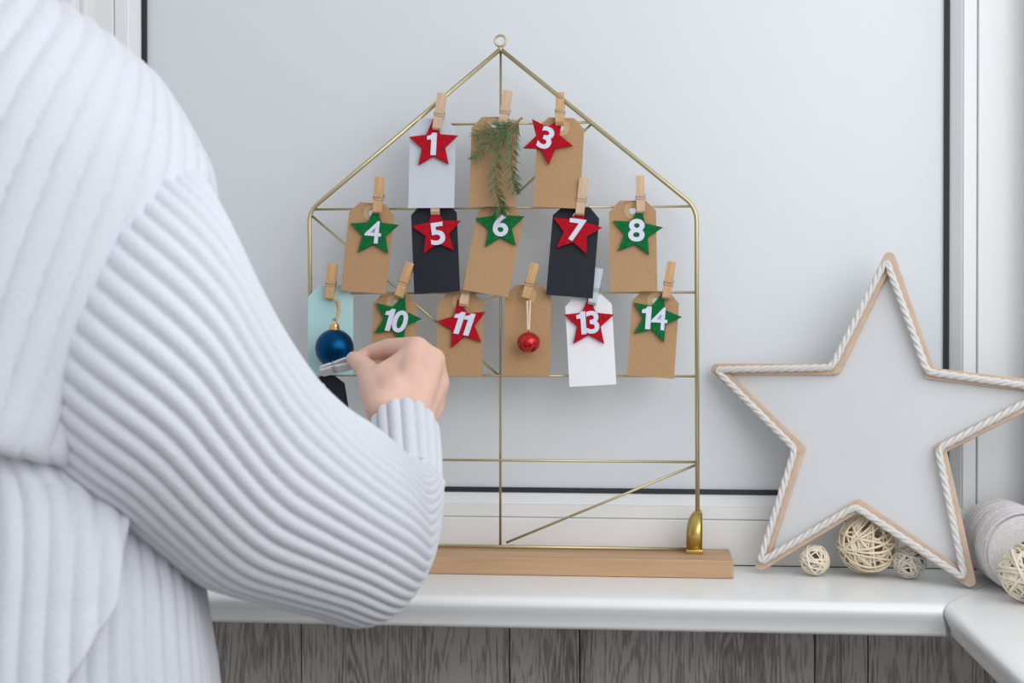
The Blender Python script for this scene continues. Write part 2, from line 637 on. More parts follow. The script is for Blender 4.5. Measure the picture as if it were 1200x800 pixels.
T = {}
TX = math.cos
T[1] = make_tag(507.5, 139, 0.3, 'paper_grey', 'pale grey paper tag under the red star numbered one', False)
T[2] = make_tag(580, 137, 1.0, 'kraft', 'kraft paper tag behind the green fir sprig', True)
T[3] = make_tag(658, 138, 2.8, 'kraft', 'kraft paper tag under the red star numbered three')
T[4] = make_tag(437, 238, 5.2, 'kraft', 'kraft paper tag under the green star numbered four')
T[5] = make_tag(508, 238, -3.2, 'paper_black', 'black paper tag under the red star numbered five', False)
T[6] = make_tag(588.5, 240.5, 9.8, 'kraft', 'kraft paper tag under the green star numbered six, tilted furthest', tip=8)
T[7] = make_tag(676, 241.5, 4.4, 'paper_black', 'black paper tag under the red star numbered seven', False)
T[8] = make_tag(741, 235, -1.0, 'kraft', 'kraft paper tag under the green star numbered eight')
T[9] = make_tag(387.5, 334.5, -1.2, 'paper_mint', 'mint green paper tag behind the blue bauble', False)
T[10] = make_tag(463, 343, 0.4, 'kraft', 'kraft paper tag under the green star numbered ten', wd=.0465)
T[11] = make_tag(540, 342.5, 0.2, 'kraft', 'kraft paper tag under the red star numbered eleven', ht=.0875)
T[12] = make_tag(619, 334, 0.6, 'kraft', 'kraft paper tag behind the red jingle bell')
T[13] = make_tag(689, 345, -3.4, 'paper_white', 'white paper tag under the red star numbered thirteen', False)
T[14] = make_tag(769, 341, 3.8, 'kraft', 'kraft paper tag under the green star numbered fourteen', ht=.089)
T[15] = make_tag(376, 441, -10, 'paper_black', 'black paper tag half hidden behind the white sleeve', False, tip=4)


def star_outline(R, ratio=.47, rot=0):
    o = []
    for k in range(10):
        a = PI / 2 + k * PI / 5 + rot
        r = R if k % 2 == 0 else R * ratio
        o.append((r * math.cos(a), r * math.sin(a)))
    return o


star_me = {}
WORDS = {'1': 'one', '3': 'three', '4': 'four', '5': 'five', '6': 'six', '7': 'seven', '8': 'eight', '10': 'ten', '11': 'eleven', '13': 'thirteen', '14': 'fourteen'}


def glyph(ch):
    """one bold digit as a mesh of unit height, left edge at 0; returns mesh and width"""
    if ch == '1':
        me = prism_mesh('digit', [(.19, 0), (.43, 0), (.43, 1), (.24, 1), (.17, .90), (0, .845), (0, .69), (.19, .70)], .001)
    else:
        cu = bpy.data.curves.new('digit', 'FONT')
        cu.body, cu.size, cu.extrude, cu.offset, cu.resolution_u = ch, 1.0, .0005, (.006 if ch == '4' else .024), 5
        me = curve_to_mesh('digit', cu)
    a = np.zeros(len(me.vertices) * 3); me.vertices.foreach_get('co', a); a = a.reshape(-1, 3)
    lo, hi = a.min(0), a.max(0)
    k = 1 / (hi[2] - lo[2])
    wx = {'1': 1.0}.get(ch, 1.10)
    me.transform(Matrix.Diagonal((k * wx, 1, k, 1)) @ Matrix.Translation((-lo[0], -(lo[1] + hi[1]) / 2, -lo[2])))
    return me, (hi[0] - lo[0]) * k * wx


def digits_mesh(body, size, spacing=1.0, shear=0.0):
    b = bmesh.new()
    x = 0.0
    for i, ch in enumerate(body):
        me, wd = glyph(ch)
        me.transform(Matrix.Translation((x, -.00012 * i, 0)))
        b.from_mesh(me)
        bpy.data.meshes.remove(me)
        x += wd + (.04 if spacing >= 1 else .01)
    xm = (min(v.co.x for v in b.verts) + max(v.co.x for v in b.verts)) / 2
    for v in b.verts:
        v.co.x = (v.co.x - xm + shear * (v.co.z - .5)) * size
        v.co.z = (v.co.z - .5) * size
    me = bm_mesh('digit', b)
    me.materials.append(MATS['felt_white'])
    return me


def make_star(n, px, py, rot, colr, R, drot, dx, dy, y, spacing=1.0, shear=0.0, tip=6.0, wide=1.0):
    c = 'red' if colr == 'felt_red' else 'green'
    p = atY(px, py, y)
    t = tag(empty('felt_star', mw=Matrix.Translation(p) @ Matrix.Rotation(math.radians(-tip), 4, 'X')), f'{c} felt star bearing the white number {WORDS[n]}', 'felt star', 'numbered felt stars')
    key = colr
    if key not in star_me:
        me = prism_mesh('felt', star_outline(.0262), .0022, (), .0004)
        me.materials.append(MATS[colr])
        star_me[key] = me
    o = link('felt', star_me[key], None, t)
    o.rotation_euler = (0, math.radians(-rot), 0)
    o.scale = (R, 1, R)
    d = link('number', digits_mesh(n, .0236, spacing, shear), None, t)
    d['label'] = f'white felt number {n}'
    d.location = (dx / 1135, -.0015, -dy / 1135)
    d.rotation_euler = (0, math.radians(-drot), 0)
    d.scale = (wide, 1, 1)
    return t


YS = YF - .0095
make_star('1', 508, 169, 1, 'felt_red', 1.0, -2, -2, 0, YS)
make_star('3', 642, 163, -34, 'felt_red', 1.0, -20, -2, -1, YS)
make_star('4', 438.5, 272, -2, 'felt_green', 1.0, -5, -1, 0, YS)
make_star('5', 512, 271, 6, 'felt_red', 1.0, 8, 1, 3, YS)
make_star('6', 586, 264, 2, 'felt_green', 1.0, -3, 1, 0, YS)
make_star('7', 675, 270, -12, 'felt_red', 1.0, -8, 1, 0, YS)
make_star('8', 746, 272, -8, 'felt_green', 1.0, -2, 0, -2, YS)
make_star('10', 464, 373, -19, 'felt_green', 1.0, -9, 0, 3, YS, .78, .12, wide=.92)
make_star('11', 542, 380, 11, 'felt_red', 1.0, -10, 0, -1, YS, .8, .14)
make_star('13', 690, 378, 0, 'felt_red', 1.0, 4, -1, 0, YS, .8, .0, wide=.94)
make_star('14', 768, 372, -17, 'felt_green', 1.0, -4, -1, 1, YS, .8, .0, wide=.95)

# ---- mini clothes pins: two wooden halves and a wire spring; local Z along the pin, top at +
PL, PW = .0385, .0088


def pin_half(s):
    # side outline in (y, z); s = -1 front half, +1 back half
    o = [(.0004, -.0175), (.0040, -.0160), (.0044, -.0060), (.0032, -.0045), (.0032, -.0020), (.0046, -.0005), (.0056, .0080), (.0060, .0205), (.0044, .0210), (.0014, .0020)]
    V = [(x, s * y, z) for x in (-PW / 2, PW / 2) for y, z in o]
    n = len(o)
    F = [tuple(range(n)), tuple(range(n, 2 * n))] + [(i, (i + 1) % n, n + (i + 1) % n, n + i) for i in range(n)]
    me = pyd('pin_half', V, F)
    bm = bmesh.new(); bm.from_mesh(me)
    bmesh.ops.recalc_face_normals(bm, faces=bm.faces[:])
    bmesh.ops.bevel(bm, geom=bm.edges[:], offset=.0003, segments=1, affect='EDGES')
    return bm_mesh('pin_half', bm)


def pin_spring():
    P = []
    for k in range(60):
        a = 2 * PI * k / 20
        P.append((-.0050 + .0100 * k / 59, .0010 * math.cos(a), -.0030 + .0022 * math.sin(a)))
    a = tube_mesh('s', P, .0004, 5)
    b = tube_mesh('s', [(-.0046, .0006, -.0026), (-.0049, -.0040, .0002), (-.0047, -.0042, -.0030), (.0047, -.0042, -.0030)], .0004, 5)
    c = tube_mesh('s', [(.0046, .0006, -.0026), (.0052, .0040, .0030), (.0047, .0046, -.0030), (-.0047, .0046, -.0030)], .0004, 5)
    V, F = join_VF([a, b, c])
    return pyd('spring', V, F)


pin_meshes = {}


def make_pin(tx, ty, bx, by, m, label, y=YF - .0015, tip=-3, dtop=None, mw=None):
    if mw is None:
        c = atY((tx + bx) / 2, (ty + by) / 2, y)
        a, b = atY(tx, ty, y), atY(bx, by, y)
        ang = math.atan2(a.x - b.x, a.z - b.z)
        mw = Matrix.Translation(c) @ Matrix.Rotation(ang, 4, 'Y') @ Matrix.Rotation(math.radians(tip), 4, 'X')
    t = tag(empty('clothes_pin', mw=mw), label, 'clothes pin', 'mini clothes pins')
    for s in (-1, 1):
        k = (m, s)
        if k not in pin_meshes:
            me = pin_half(s)
            me.materials.append(MATS[m])
            pin_meshes[k] = me
        link('pin_half', pin_meshes[k], None, t)
    if 'spring' not in pin_meshes:
        me = pin_spring()
        me.materials.append(MATS['steel'])
        pin_meshes['spring'] = me
    link('spring', pin_meshes['spring'], None, t, True)
    return t


YP = YF - .0035
make_pin(518, 112, 511.5, 154, 'pin_pale_wood', 'pale wooden clothes pin above the star numbered one', YP - .006)
make_pin(595, 109, 588, 151, 'pin_pale_wood', 'pale wooden clothes pin holding the fir sprig', YP - .006)
make_pin(656, 110, 656.5, 151, 'pin_wood', 'wooden clothes pin above the star numbered three', YF - .003, -30)
make_pin(445, 209, 442, 252.5, 'pin_wood', 'wooden clothes pin above the star numbered four', YP - .006)
make_pin(511, 212, 511, 256, 'pin_pale_wood', 'wooden clothes pin mostly hidden by the pale grey tag', YF - .003, -25)
make_pin(684, 211, 679, 254, 'pin_pale_wood', 'pale wooden clothes pin above the star numbered seven', YP - .006)
make_pin(750, 208, 751, 252, 'pin_pale_wood', 'pale wooden clothes pin above the star numbered eight', YP - .006)
make_pin(389.5, 309, 386, 355, 'pin_wood', 'wooden clothes pin on the mint green tag', YP - .006)
make_pin(483, 303, 464, 357, 'pin_wood', 'steeply slanting wooden clothes pin above the star numbered ten', YP - .008)
make_pin(550, 319, 543, 363, 'pin_pale_wood', 'wooden clothes pin above the star numbered eleven', YF - .004, -22)
make_pin(627, 309, 615, 354, 'pin_wood', 'wooden clothes pin holding the red bell', YP - .006)
make_pin(702, 315, 693, 361, 'pin_blue', 'pale blue painted clothes pin on the white tag', YF - .0055, -15)
make_pin(787, 308, 780, 353, 'pin_wood', 'wooden clothes pin above the star numbered fourteen', YP - .006)


# ---- fir sprig
def sprig():
    y = YF - .0150
    stems = [[(612, 138, 0), (600, 147, .004), (584, 158, .006), (568, 172, .005), (557, 186, .003)],
             [(603, 144, .004), (592, 158, .007), (585, 176, .009), (581, 196, .010), (581, 220, .010), (585, 240, .009), (587, 250, .008)],
             [(610, 139, .001), (603, 152, .005), (600.5, 172, .007), (600, 192, .009), (601, 210, .009), (604, 224, .008)],
             [(598, 148, .004), (584, 150, .003), (570, 152, .001), (558, 160, -.001)]]
    t = tag(empty('fir_sprig', mw=Matrix.Translation(atY(605, 142, y))), 'small green fir sprig with three hanging twigs', 'fir sprig')
    inv = Matrix.Translation(-atY(605, 142, y))
    needles = []
    for si, st in enumerate(stems):
        pts = [inv @ atY(a, b, y - c) for a, b, c in st]
        dense = []
        for i in range(len(pts) - 1):
            p0, p1, p2, p3 = pts[max(i - 1, 0)], pts[i], pts[i + 1], pts[min(i + 2, len(pts) - 1)]
            for k in range(8):
                u = k / 8
                dense.append(.5 * ((2 * p1) + (p2 - p0) * u + (2 * p0 - 5 * p1 + 4 * p2 - p3) * u * u + (3 * p1 - p0 - 3 * p2 + p3) * u ** 3))
        dense.append(pts[-1])
        tube('twig', dense, [.0013 - .0007 * i / len(dense) for i in range(len(dense))], 'twig', t, 6)
        n = len(dense)
        L = sum((dense[i + 1] - dense[i]).length for i in range(n - 1))
        cnt = int(L / .00045)
        for k in range(cnt):
            u = (k + random.random()) / cnt
            if si != 3 and u < .10:
                continue
            f = u * (n - 1)
            i = min(int(f), n - 2)
            p = dense[i].lerp(dense[i + 1], f - i)
            d = (dense[i + 1] - dense[i]).normalized()
            side = d.cross(Vector((0, 1, 0))).normalized()
            ang = random.choice((0, PI)) + random.gauss(0, .55)
            out = side * math.cos(ang) + Vector((0, -1, 0)) * abs(math.sin(ang))
            dr = (d * random.uniform(.55, 1.0) + out * random.uniform(.6, 1.0)).normalized()
            ln = random.uniform(.0095, .0155) * (1 - .35 * max(0, u - .8) / .2)
            q = p + dr * ln
            bend = d * ln * .10
            o = dr.orthogonal().normalized() * .00042
            b = dr.cross(o).normalized() * .00042
            m_ = p.lerp(q, .5) - bend * .4
            V = [p + o * .6, p - o * .3 + b * .5, p - o * .3 - b * .5, m_ + o, m_ - o * .5 + b * .87, m_ - o * .5 - b * .87, q]
            F = [(0, 1, 4, 3), (1, 2, 5, 4), (2, 0, 3, 5), (3, 4, 6), (4, 5, 6), (5, 3, 6)]
            needles.append((V, F))
    V, F = join_VF(needles)
    o = link('needles', pyd('needles', V, F), 'needle', t)
    o['kind'] = 'stuff'


sprig()


# ---- lathe helper
def lathe(prof, n=32):
    V, F = [], []
    m = len(prof)
    for k in range(n):
        a = 2 * PI * k / n
        for r, z in prof:
            V.append((r * math.cos(a), r * math.sin(a), z))
    for k in range(n):
        l = (k + 1) % n
        for i in range(m - 1):
            F.append((k * m + i, l * m + i, l * m + i + 1, k * m + i + 1))
    return V, F


def twist(p, q, r, turns, name, m, parent, n=70, sides=5, strands=2, sag=None):
    parts = []
    p, q = Vector(p), Vector(q)
    d = q - p
    a1 = d.orthogonal().normalized()
    a2 = d.normalized().cross(a1)
    for s in range(strands):
        P = []
        for k in range(n + 1):
            u = k / n
            a = 2 * PI * (turns * u + s / strands)
            c = p + d * u + (sag * math.sin(PI * u) if sag else Vector())
            P.append(c + (a1 * math.cos(a) + a2 * math.sin(a)) * r)
        parts.append(tube_mesh(name, P, r * 1.05, sides))
    V, F = join_VF(parts)
    return link(name, pyd(name, V, F), m, parent, True)


# ---- blue bauble hanging on the mint tag
R = .0200
pb = atY(392, 408, YF - .034)
bau = tag(empty('bauble', pb), 'satin blue bauble with a gold cap on a gold cord', 'bauble')
V, F = lathe([(R * math.sin(PI * k / 24), -R * math.cos(PI * k / 24)) for k in range(25)], 40)
link('ball', pyd('ball', V, F), 'blue_satin', bau, True)
cap = []
for k in range(28):
    pass
V, F = lathe([(.0052, R * .955), (.0052, R * .99), (.0049, R * 1.0), (.0047, R * 1.22), (.0042, R * 1.26), (.0001, R * 1.27)], 28)
V = [Vector(v) * (1 if True else 1) for v in V]
for i, v in enumerate(V):        # crimped skirt of the cap
    if v.z < R * 1.21:
        a = math.atan2(v.y, v.x)
        v.x *= 1 + .05 * math.cos(14 * a); v.y *= 1 + .05 * math.cos(14 * a)
cp = link('cap', pyd('cap', V, F), 'gold', bau, True)
lp = tube('loop', [(.0028 * math.sin(a), 0, R * 1.27 + .0022 - .0030 * math.cos(a)) for a in np.linspace(0, 2 * PI, 21)[:-1]], .00055, 'gold', cp, 6, True)
top = atY(391, 350, YF - .012) - pb
twist((.0016, -.001, R * 1.27 + .003), top + Vector((.0040, 0, 0)), .0007, 9, 'cord', 'gold_cord', bau, sag=Vector((.003, -.002, 0)))
twist((-.0006, .001, R * 1.27 + .003), top, .0006, 9, 'cord', 'gold_cord', bau, sag=Vector((.004, .002, 0)))

# ---- red jingle bell hanging on a kraft tag
R = .0115
pb = atY(619.5, 401, YF - .026)
bell = tag(empty('jingle_bell', mw=Matrix.Translation(pb) @ Matrix.Rotation(math.radians(8), 4, 'X')), 'shiny red jingle bell hanging from a pale cord', 'bell')
prof = []
for k in range(25):
    a = PI * k / 24
    prof.append((R * math.sin(a) * (1.0 + .05 * math.sin(a)), -R * .93 * math.cos(a)))
V, F = lathe(prof, 48)
# four lobes: grooves (the cross cut) opening towards the bottom
V = [Vector(v) for v in V]
for v in V:
    a = math.atan2(v.y, v.x)
    lo = min(1, max(0, (.45 * R - v.z) / (1.1 * R)))
    g = abs(math.sin(2 * (a)))        # 0 at the lobes' joints
    cut = math.exp(-(g / .33) ** 2) * lo
    v.x *= 1 - .24 * cut; v.y *= 1 - .24 * cut
    if v.z < -.55 * R:
        v.z += .10 * R * cut
bl = link('shell', pyd('shell', V, F), 'red_gloss', bell, True)
bl.rotation_euler = (0, 0, math.radians(40))
for a0 in (0, 90, 180, 270):
    P = []
    a = math.radians(a0 + 40)
    for k in range(9):
        b = math.radians(12 + k * 9.5)
        r = R * .99 * math.sin(b); z = -R * .93 * math.cos(b)
        P.append((r * math.cos(a) * .86, r * math.sin(a) * .86, z * .93))
    tube('slot', P, [.0004 + .0010 * math.sin(PI * (k + .6) / 10) for k in range(9)], 'bell_inside', bl, 6).rotation_euler = (0, 0, -math.radians(40))
tube('loop', [(0, .0020 * math.sin(a), R * .93 + .0008 - .0018 * math.cos(a)) for a in np.linspace(0, 2 * PI, 17)[:-1]], .0004, 'red_gloss', bell, 6, True)
mi = bell.matrix_world.inverted() if False else (Matrix.Translation(pb) @ Matrix.Rotation(math.radians(8), 4, 'X')).inverted()
top = mi @ atY(619, 352, YF - .012)
twist((-.0006, 0, R * .93 + .002), top + Vector((-.0010, 0, 0)), .00055, 10, 'cord', 'pale_cord', bell)
twist((.0006, 0, R * .93 + .002), top + Vector((.0022, 0, 0)), .00055, 10, 'cord', 'pale_cord', bell)

# ================================================================ ROPE STAR
spx = [(1043, 303), (1090, 438), (1239, 456), (1102, 526), (1137, 681), (1007, 592), (893, 662), (938, 526), (841, 433), (980, 433)]
A = atZ(892, 667, .004)
B = atZ(1137, 684, .004)
Cc = atY(841, 433, PY - .012)
if A.y > -.012:
    A.y = -.012
NP = (B - A).cross(Cc - A).normalized()
if NP.y > 0:
    NP = -NP                       # faces the room


def on_star(px, py):
    v = sight(px, py)
    return CAM + v * ((A - CAM).dot(NP) / v.dot(NP))


sc_ = on_star(1020, 500)
ex = (B - A).normalized()
ez = ex.cross(NP).normalized()
if ez.z < 0:
    ez = -ez
ey = ez.cross(ex).normalized()     # local Y, into the wall side
base = (A + B) / 2
SM = Matrix(((ex.x, ey.x, ez.x, base.x), (ex.y, ey.y, ez.y, base.y), (ex.z, ey.z, ez.z, base.z), (0, 0, 0, 1)))
SMI = SM.inverted()
rstar = tag(empty('rope_star', mw=SM), 'large white star with wooden edge strips and twisted rope outline', 'star decoration')
sp = [SMI @ on_star(*p) for p in spx]
sp2 = [(p.x, p.z) for p in sp]
me = prism_mesh('backing_board', sp2, .0024)
link('backing_board', me, 'star_board', rstar).location = (0, .0012, 0)
for i in range(10):
    a, b = Vector(sp2[i]), Vector(sp2[(i + 1) % 10])
    L = (b - a).length
    hw = .0053
    o = [(L / 2 + hw * math.cos(t), hw * math.sin(t)) for t in np.linspace(-PI / 2, PI / 2, 9)] + [(-L / 2 + hw * math.cos(t), hw * math.sin(t)) for t in np.linspace(PI / 2, 3 * PI / 2, 9)]
    me = prism_mesh('wood_strip', o, .0052, (), .0004)
    s = link('wood_strip', me, 'ply', rstar)
    mid = (a + b) / 2
    s.location = (mid.x, -.0028 - (.0004 if i % 2 else 0), mid.y)
    s.rotation_euler = (0, -math.atan2(b.y - a.y, b.x - a.x), 0)
# rope path, dense, corners softened
ctr = Vector((sum(p[0] for p in sp2) / 10, sum(p[1] for p in sp2) / 10))
cor = []
for i, p in enumerate(sp2):
    p = Vector(p)
    d = (p - ctr).normalized()
    cor.append(p - d * (.0030 if i % 2 == 0 else -.0012) + Vector((-.0022, -.0006)))
path = []
for i in range(10):
    a, c, b = cor[i - 1], cor[i], cor[(i + 1) % 10]
    c3 = Vector((c.x, -.0098, c.y))
    fl = fillet(Vector((a.x, -.0098, a.y)), c3, Vector((b.x, -.0098, b.y)), .007, 6)
    path += fl
dense = []
for i in range(len(path)):
    a, b = path[i], path[(i + 1) % len(path)]
    k = max(1, int((b - a).length / .0013))
    for j in range(k):
        dense.append(a.lerp(b, j / k))
dist = [0]
for i in range(1, len(dense)):
    dist.append(dist[-1] + (dense[i] - dense[i - 1]).length)
parts = []
n = len(dense)
tot = dist[-1] + (dense[0] - dense[-1]).length
turns = round(tot / .030)
for s in range(3):
    P = []
    for i in range(n):
        t = (dense[(i + 1) % n] - dense[i - 1]).normalized()
        side = t.cross(Vector((0, 1, 0))).normalized()
        a = 2 * PI * (turns * dist[i] / tot + s / 3)
        P.append(dense[i] + (side * math.cos(a) + Vector((0, 1, 0)) * math.sin(a)) * .0018)
    parts.append(tube_mesh('rope', P, .0020, 7, True))
V, F = join_VF(parts)
link('rope', pyd('rope', V, F), 'rope', rstar, True)


# ================================================================ RATTAN BALLS
def rattan(pos, R, m, label, loops, tr, seed):
    rr = random.Random(seed)
    o = tag(empty('rattan_ball', pos), label, 'rattan ball', 'rattan balls on the sill')
    parts = []
    for k in range(loops):
        ax = Vector((rr.gauss(0, 1), rr.gauss(0, 1), rr.gauss(0, 1))).normalized()
        u = ax.orthogonal().normalized()
        v = ax.cross(u)
        off = rr.uniform(-.45, .45) * R
        ph, wob = rr.uniform(0, 6.28), rr.uniform(.02, .10)
        rad = R - tr - rr.uniform(0, .16) * R
        P = []
        for i in range(44):
            a = 2 * PI * i / 44
            d = (u * math.cos(a) + v * math.sin(a)) * math.sqrt(max(.05, 1 - (off / R) ** 2)) + ax * (off / R + wob * math.sin(2 * a + ph))
            P.append(d.normalized() * (rad + .02 * R * math.sin(3 * a + ph)))
        parts.append(tube_mesh('strand', P, tr * rr.uniform(.75, 1.15), 5, True))
    V, F = join_VF(parts)
    link('woven_strands', pyd('woven_strands', V, F), m, o, True)
    return o


def on_sill(px, py, r):
    p = atZ(px, py, r)
    return p


rattan(on_sill(954.5, 656, .0160), .0160, 'rattan_cream', 'smallest cream rattan ball, left of the pair under the star', 32, .0011, 1)
rattan(on_sill(1017, 638, .0315), .0315, 'rattan_tan', 'largest tan rattan ball under the star', 48, .0013, 2)
p3 = on_sill(1066, 658, .0172)
rattan(p3, .0172, 'rattan_grey', 'greyish small rattan ball right of the largest ball', 38, .0011, 3)
rattan(on_sill(1205, 671, .0275), .0275, 'rattan_cream', 'cream rattan ball in front of the cord spool, cut by the right edge', 40, .0014, 4)

# ================================================================ CORD SPOOL
SR = .0385
sx = atY(1125, 620, -.035).x + SR
spool = tag(empty('cord_spool', (sx, -.03, SR)), 'spool of pale grey cotton cord lying on the right sill', 'spool')
LN = .112
parts = []
turns = int(LN / .0043)
rr = random.Random(3)
for layer, (rad, lean) in enumerate(((SR - .0019, .02),)):
    P = []
    nn = turns * 36
    for i in range(nn + 1):
        a = 2 * PI * i / 36
        u = i / nn
        y = -LN * u + lean * .1 * math.sin(a) + .0012 * math.sin(u * 23 + a) * layer
        sh = 1 - .25 * max(0, (u - .93) / .07) ** 2
        rj = rad * sh + .0004 * math.sin(u * 91)
        P.append((rj * math.cos(a), y, rj * math.sin(a)))
    parts.append(tube_mesh('c', P, .0019, 7))
for k in range(7):        # loose turns crossing the others
    y0, tl, ph = -.010 - k * .0145, rr.uniform(.006, .012), rr.uniform(0, 6)
    P = [((SR - .0004) * math.cos(a), y0 + tl * math.sin(a + ph), (SR - .0004) * math.sin(a)) for a in np.linspace(0, 2 * PI, 49)[:-1]]
    parts.append(tube_mesh('c', P, .0013, 6, True))
for k in range(16):       # windings over the shoulder of the front end
    rad = SR - .004 - k * .0014
    P = []
    for i in range(40):
        a = 2 * PI * i / 40
        P.append((rad * math.cos(a), -LN - .0022 * math.sin(min(1, k / 9) * PI / 2) + rr.uniform(-.0003, .0003), rad * math.sin(a)))
    parts.append(tube_mesh('c', P, .0014, 6, True))
V, F = join_VF(parts)
link('cord_winding', pyd('cord_winding', V, F), 'cotton', spool, True)
pr = [(.0135, .002), (.0135, -LN - .003), (.0118, -LN - .003), (.0118, .002), (.0135, .002)]
V, F = lathe(pr, 32)
me = pyd('cardboard_core', [(x, z, y) for x, y, z in V], F)
link('cardboard_core', me, 'cardboard', spool, True)
V, F = lathe([(.0117, .001), (SR - .0034, .001), (SR - .0034, -LN), (.0117, -LN)], 32)
link('inner_winding', pyd('inner_winding', [(x, z, y) for x, y, z in V], F), 'cotton', spool, True)

# ================================================================ PERSON
CX = -.40                           # sagittal plane in view coordinates (metres right of the sight axis)


def cs(x, y, d):
    """point from metres right / up / ahead of the camera"""
    return CAM + RGT * x + UPV * y + FWD * d


def v3(px, py, d):
    return np.array(((px - 600) / FPX * d, -(py - 400) / FPX * d, d))


def to_world(a):
    return np.array(CAM)[None] + a[:, :1] * np.array(RGT)[None] + a[:, 1:2] * np.array(UPV)[None] + a[:, 2:3] * np.array(FWD)[None]


def catmull(K, n):
    """K: (m,k) keys -> (n,k) samples"""
    K = np.asarray(K, float)
    m = len(K)
    u = np.linspace(0, m - 1, n)
    i = np.clip(u.astype(int), 0, m - 2)
    t = (u - i)[:, None]
    p0, p1, p2, p3 = K[np.clip(i - 1, 0, m - 1)], K[i], K[i + 1], K[np.clip(i + 2, 0, m - 1)]
    return .5 * (2 * p1 + (p2 - p0) * t + (2 * p0 - 5 * p1 + 4 * p2 - p3) * t ** 2 + (3 * p1 - p0 - 3 * p2 + p3) * t ** 3)


def grid_mesh(name, G, close=True):
    """G: (rows, cols, 3), cols run round"""
    r, c, _ = G.shape
    me = bpy.data.meshes.new(name)
    idx = np.arange(r * c).reshape(r, c)
    nx = np.roll(idx, -1, 1)
    Q = np.stack([idx[:-1], nx[:-1], nx[1:], idx[1:]], -1).reshape(-1, 4)
    me.vertices.add(r * c)
    me.vertices.foreach_set('co', G.reshape(-1))
    me.loops.add(Q.size)
    me.loops.foreach_set('vertex_index', Q.reshape(-1).astype(np.int32))
    me.polygons.add(len(Q))
    me.polygons.foreach_set('loop_start', (np.arange(len(Q)) * 4).astype(np.int32))
    me.update(calc_edges=True)
    me.validate()
    return me


def normals(G):
    du = np.roll(G, -1, 1) - np.roll(G, 1, 1)
    dv = np.gradient(G, axis=0)
    n = np.cross(du, dv)
    return n / (np.linalg.norm(n, axis=2, keepdims=True) + 1e-12)


def rib(ph, sharp=.62):
    return np.abs(np.sin(PI * ph)) ** sharp


def mirror(G):
    M = G.copy()
    M[..., 0] = 2 * CX - M[..., 0]
    return M[:, ::-1]


# ---- sleeve: sections given by their upper edge, lower edge and half width across
SEC = [
    ((180, 224, .965), (66, 500, .960), .040),
    ((218, 194, .950), (70, 546, .935), .058),
    ((240, 208, .940), (88, 578, .925), .070),
    ((259, 252, .945), (124, 602, .930), .078),
    ((279, 308, .960), (174, 640, .945), .080),
    ((306, 370, .982), (240, 686, .965), .078),
    ((338, 428, 1.008), (310, 706, .988), .072),
    ((376, 470, 1.036), (372, 720, 1.015), .062),
    ((406, 493, 1.066), (420, 733, 1.045), .052),
    ((428, 509, 1.095), (446, 726, 1.085), .044),
    ((444, 523, 1.124), (458, 706, 1.125), .040),
    ((454, 531, 1.150), (467, 682, 1.165), .0385),
    ((462, 533, 1.176), (474, 655, 1.200), .0375),
    ((468, 530, 1.200), (480, 628, 1.232), .0355),
    ((471, 528, 1.212), (482, 608, 1.246), .0310),
    ((473, 545, 1.212), (483, 596, 1.240), .0200),
]
keys = []
for a, b, rv in SEC:
    a, b = v3(*a), v3(*b)
    keys.append(np.concatenate([(a + b) / 2, (a - b) / 2, [rv]]))
ROWS, RIBS = 220, 46
K = catmull(keys, ROWS)
cen, uu, rv = K[:, :3], K[:, 3:6], K[:, 6]
tan = np.gradient(cen, axis=0)
k = np.ones(21) / 21
tan = np.stack([np.convolve(np.pad(tan[:, i], 10, 'edge'), k, 'valid') for i in range(3)], 1)
tan /= np.linalg.norm(tan, axis=1, keepdims=True)
vv = np.cross(tan, uu)
vv /= np.linalg.norm(vv, axis=1, keepdims=True)
COLS = RIBS * 9
th = np.linspace(0, 2 * PI, COLS, endpoint=False)
G = cen[:, None] + uu[:, None] * np.cos(th)[None, :, None] + vv[:, None] * (rv[:, None] * np.sin(th)[None])[..., None]
nr = normals(G)
if np.mean(np.sum(nr * (G - cen[:, None]), 2)) < 0:
    nr = -nr
tt = np.linspace(0, 1, ROWS)[:, None]
local = np.linalg.norm(uu, axis=1)[:, None] / .11
amp = .0052 * np.clip(local, .35, 1) * np.clip((tt - .05) / .12, .25, 1)
drift = .12 * np.sin(tt * 7)
turn = 1.5 * np.minimum(tt, .62) + .25 * np.clip(tt - .62, 0, 1)
H = amp * rib(RIBS * (th[None] + turn) / (2 * PI) + drift)
# slack folds, gathered folds near the cuff
H += .0018 * np.sin(9 * tt + 3 * np.cos(th[None])) * np.sin(2 * th[None] + 4 * tt)
gat = np.clip((tt - .84) / .10, 0, 1)
H += gat * .0035 * np.sin(th[None] * 11 + 40 * tt)
G = G + nr * (H - .003)[..., None]
SLEEVE = G

# ---- cuff
CSEC = [((475, 562, 1.195), (485, 626, 1.220), .0275), ((474, 540, 1.212), (484, 606, 1.238), .0280), ((472, 512, 1.230), (482, 580, 1.258), .0295),
        ((470, 484, 1.248), (480, 556, 1.280), .0300), ((469, 470, 1.258), (478, 544, 1.290), .0300), ((469, 468, 1.262), (478, 540, 1.293), .0275), ((469, 476, 1.258), (478, 544, 1.288), .0250)]
keys = []
for a, b, rv in CSEC:
    a, b = v3(*a), v3(*b)
    keys.append(np.concatenate([(a + b) / 2, (a - b) / 2, [rv]]))
CR = 15
K = catmull(keys, 50)
th2 = np.linspace(0, 2 * PI, CR * 10, endpoint=False)
cen2, uu2 = K[:, :3], K[:, 3:6]
ax = (cen2[20] - cen2[0]); ax /= np.linalg.norm(ax)
vv2 = np.cross(ax[None], uu2); vv2 /= np.linalg.norm(vv2, axis=1, keepdims=True)
ring = np.cos(th2)[None, :, None]
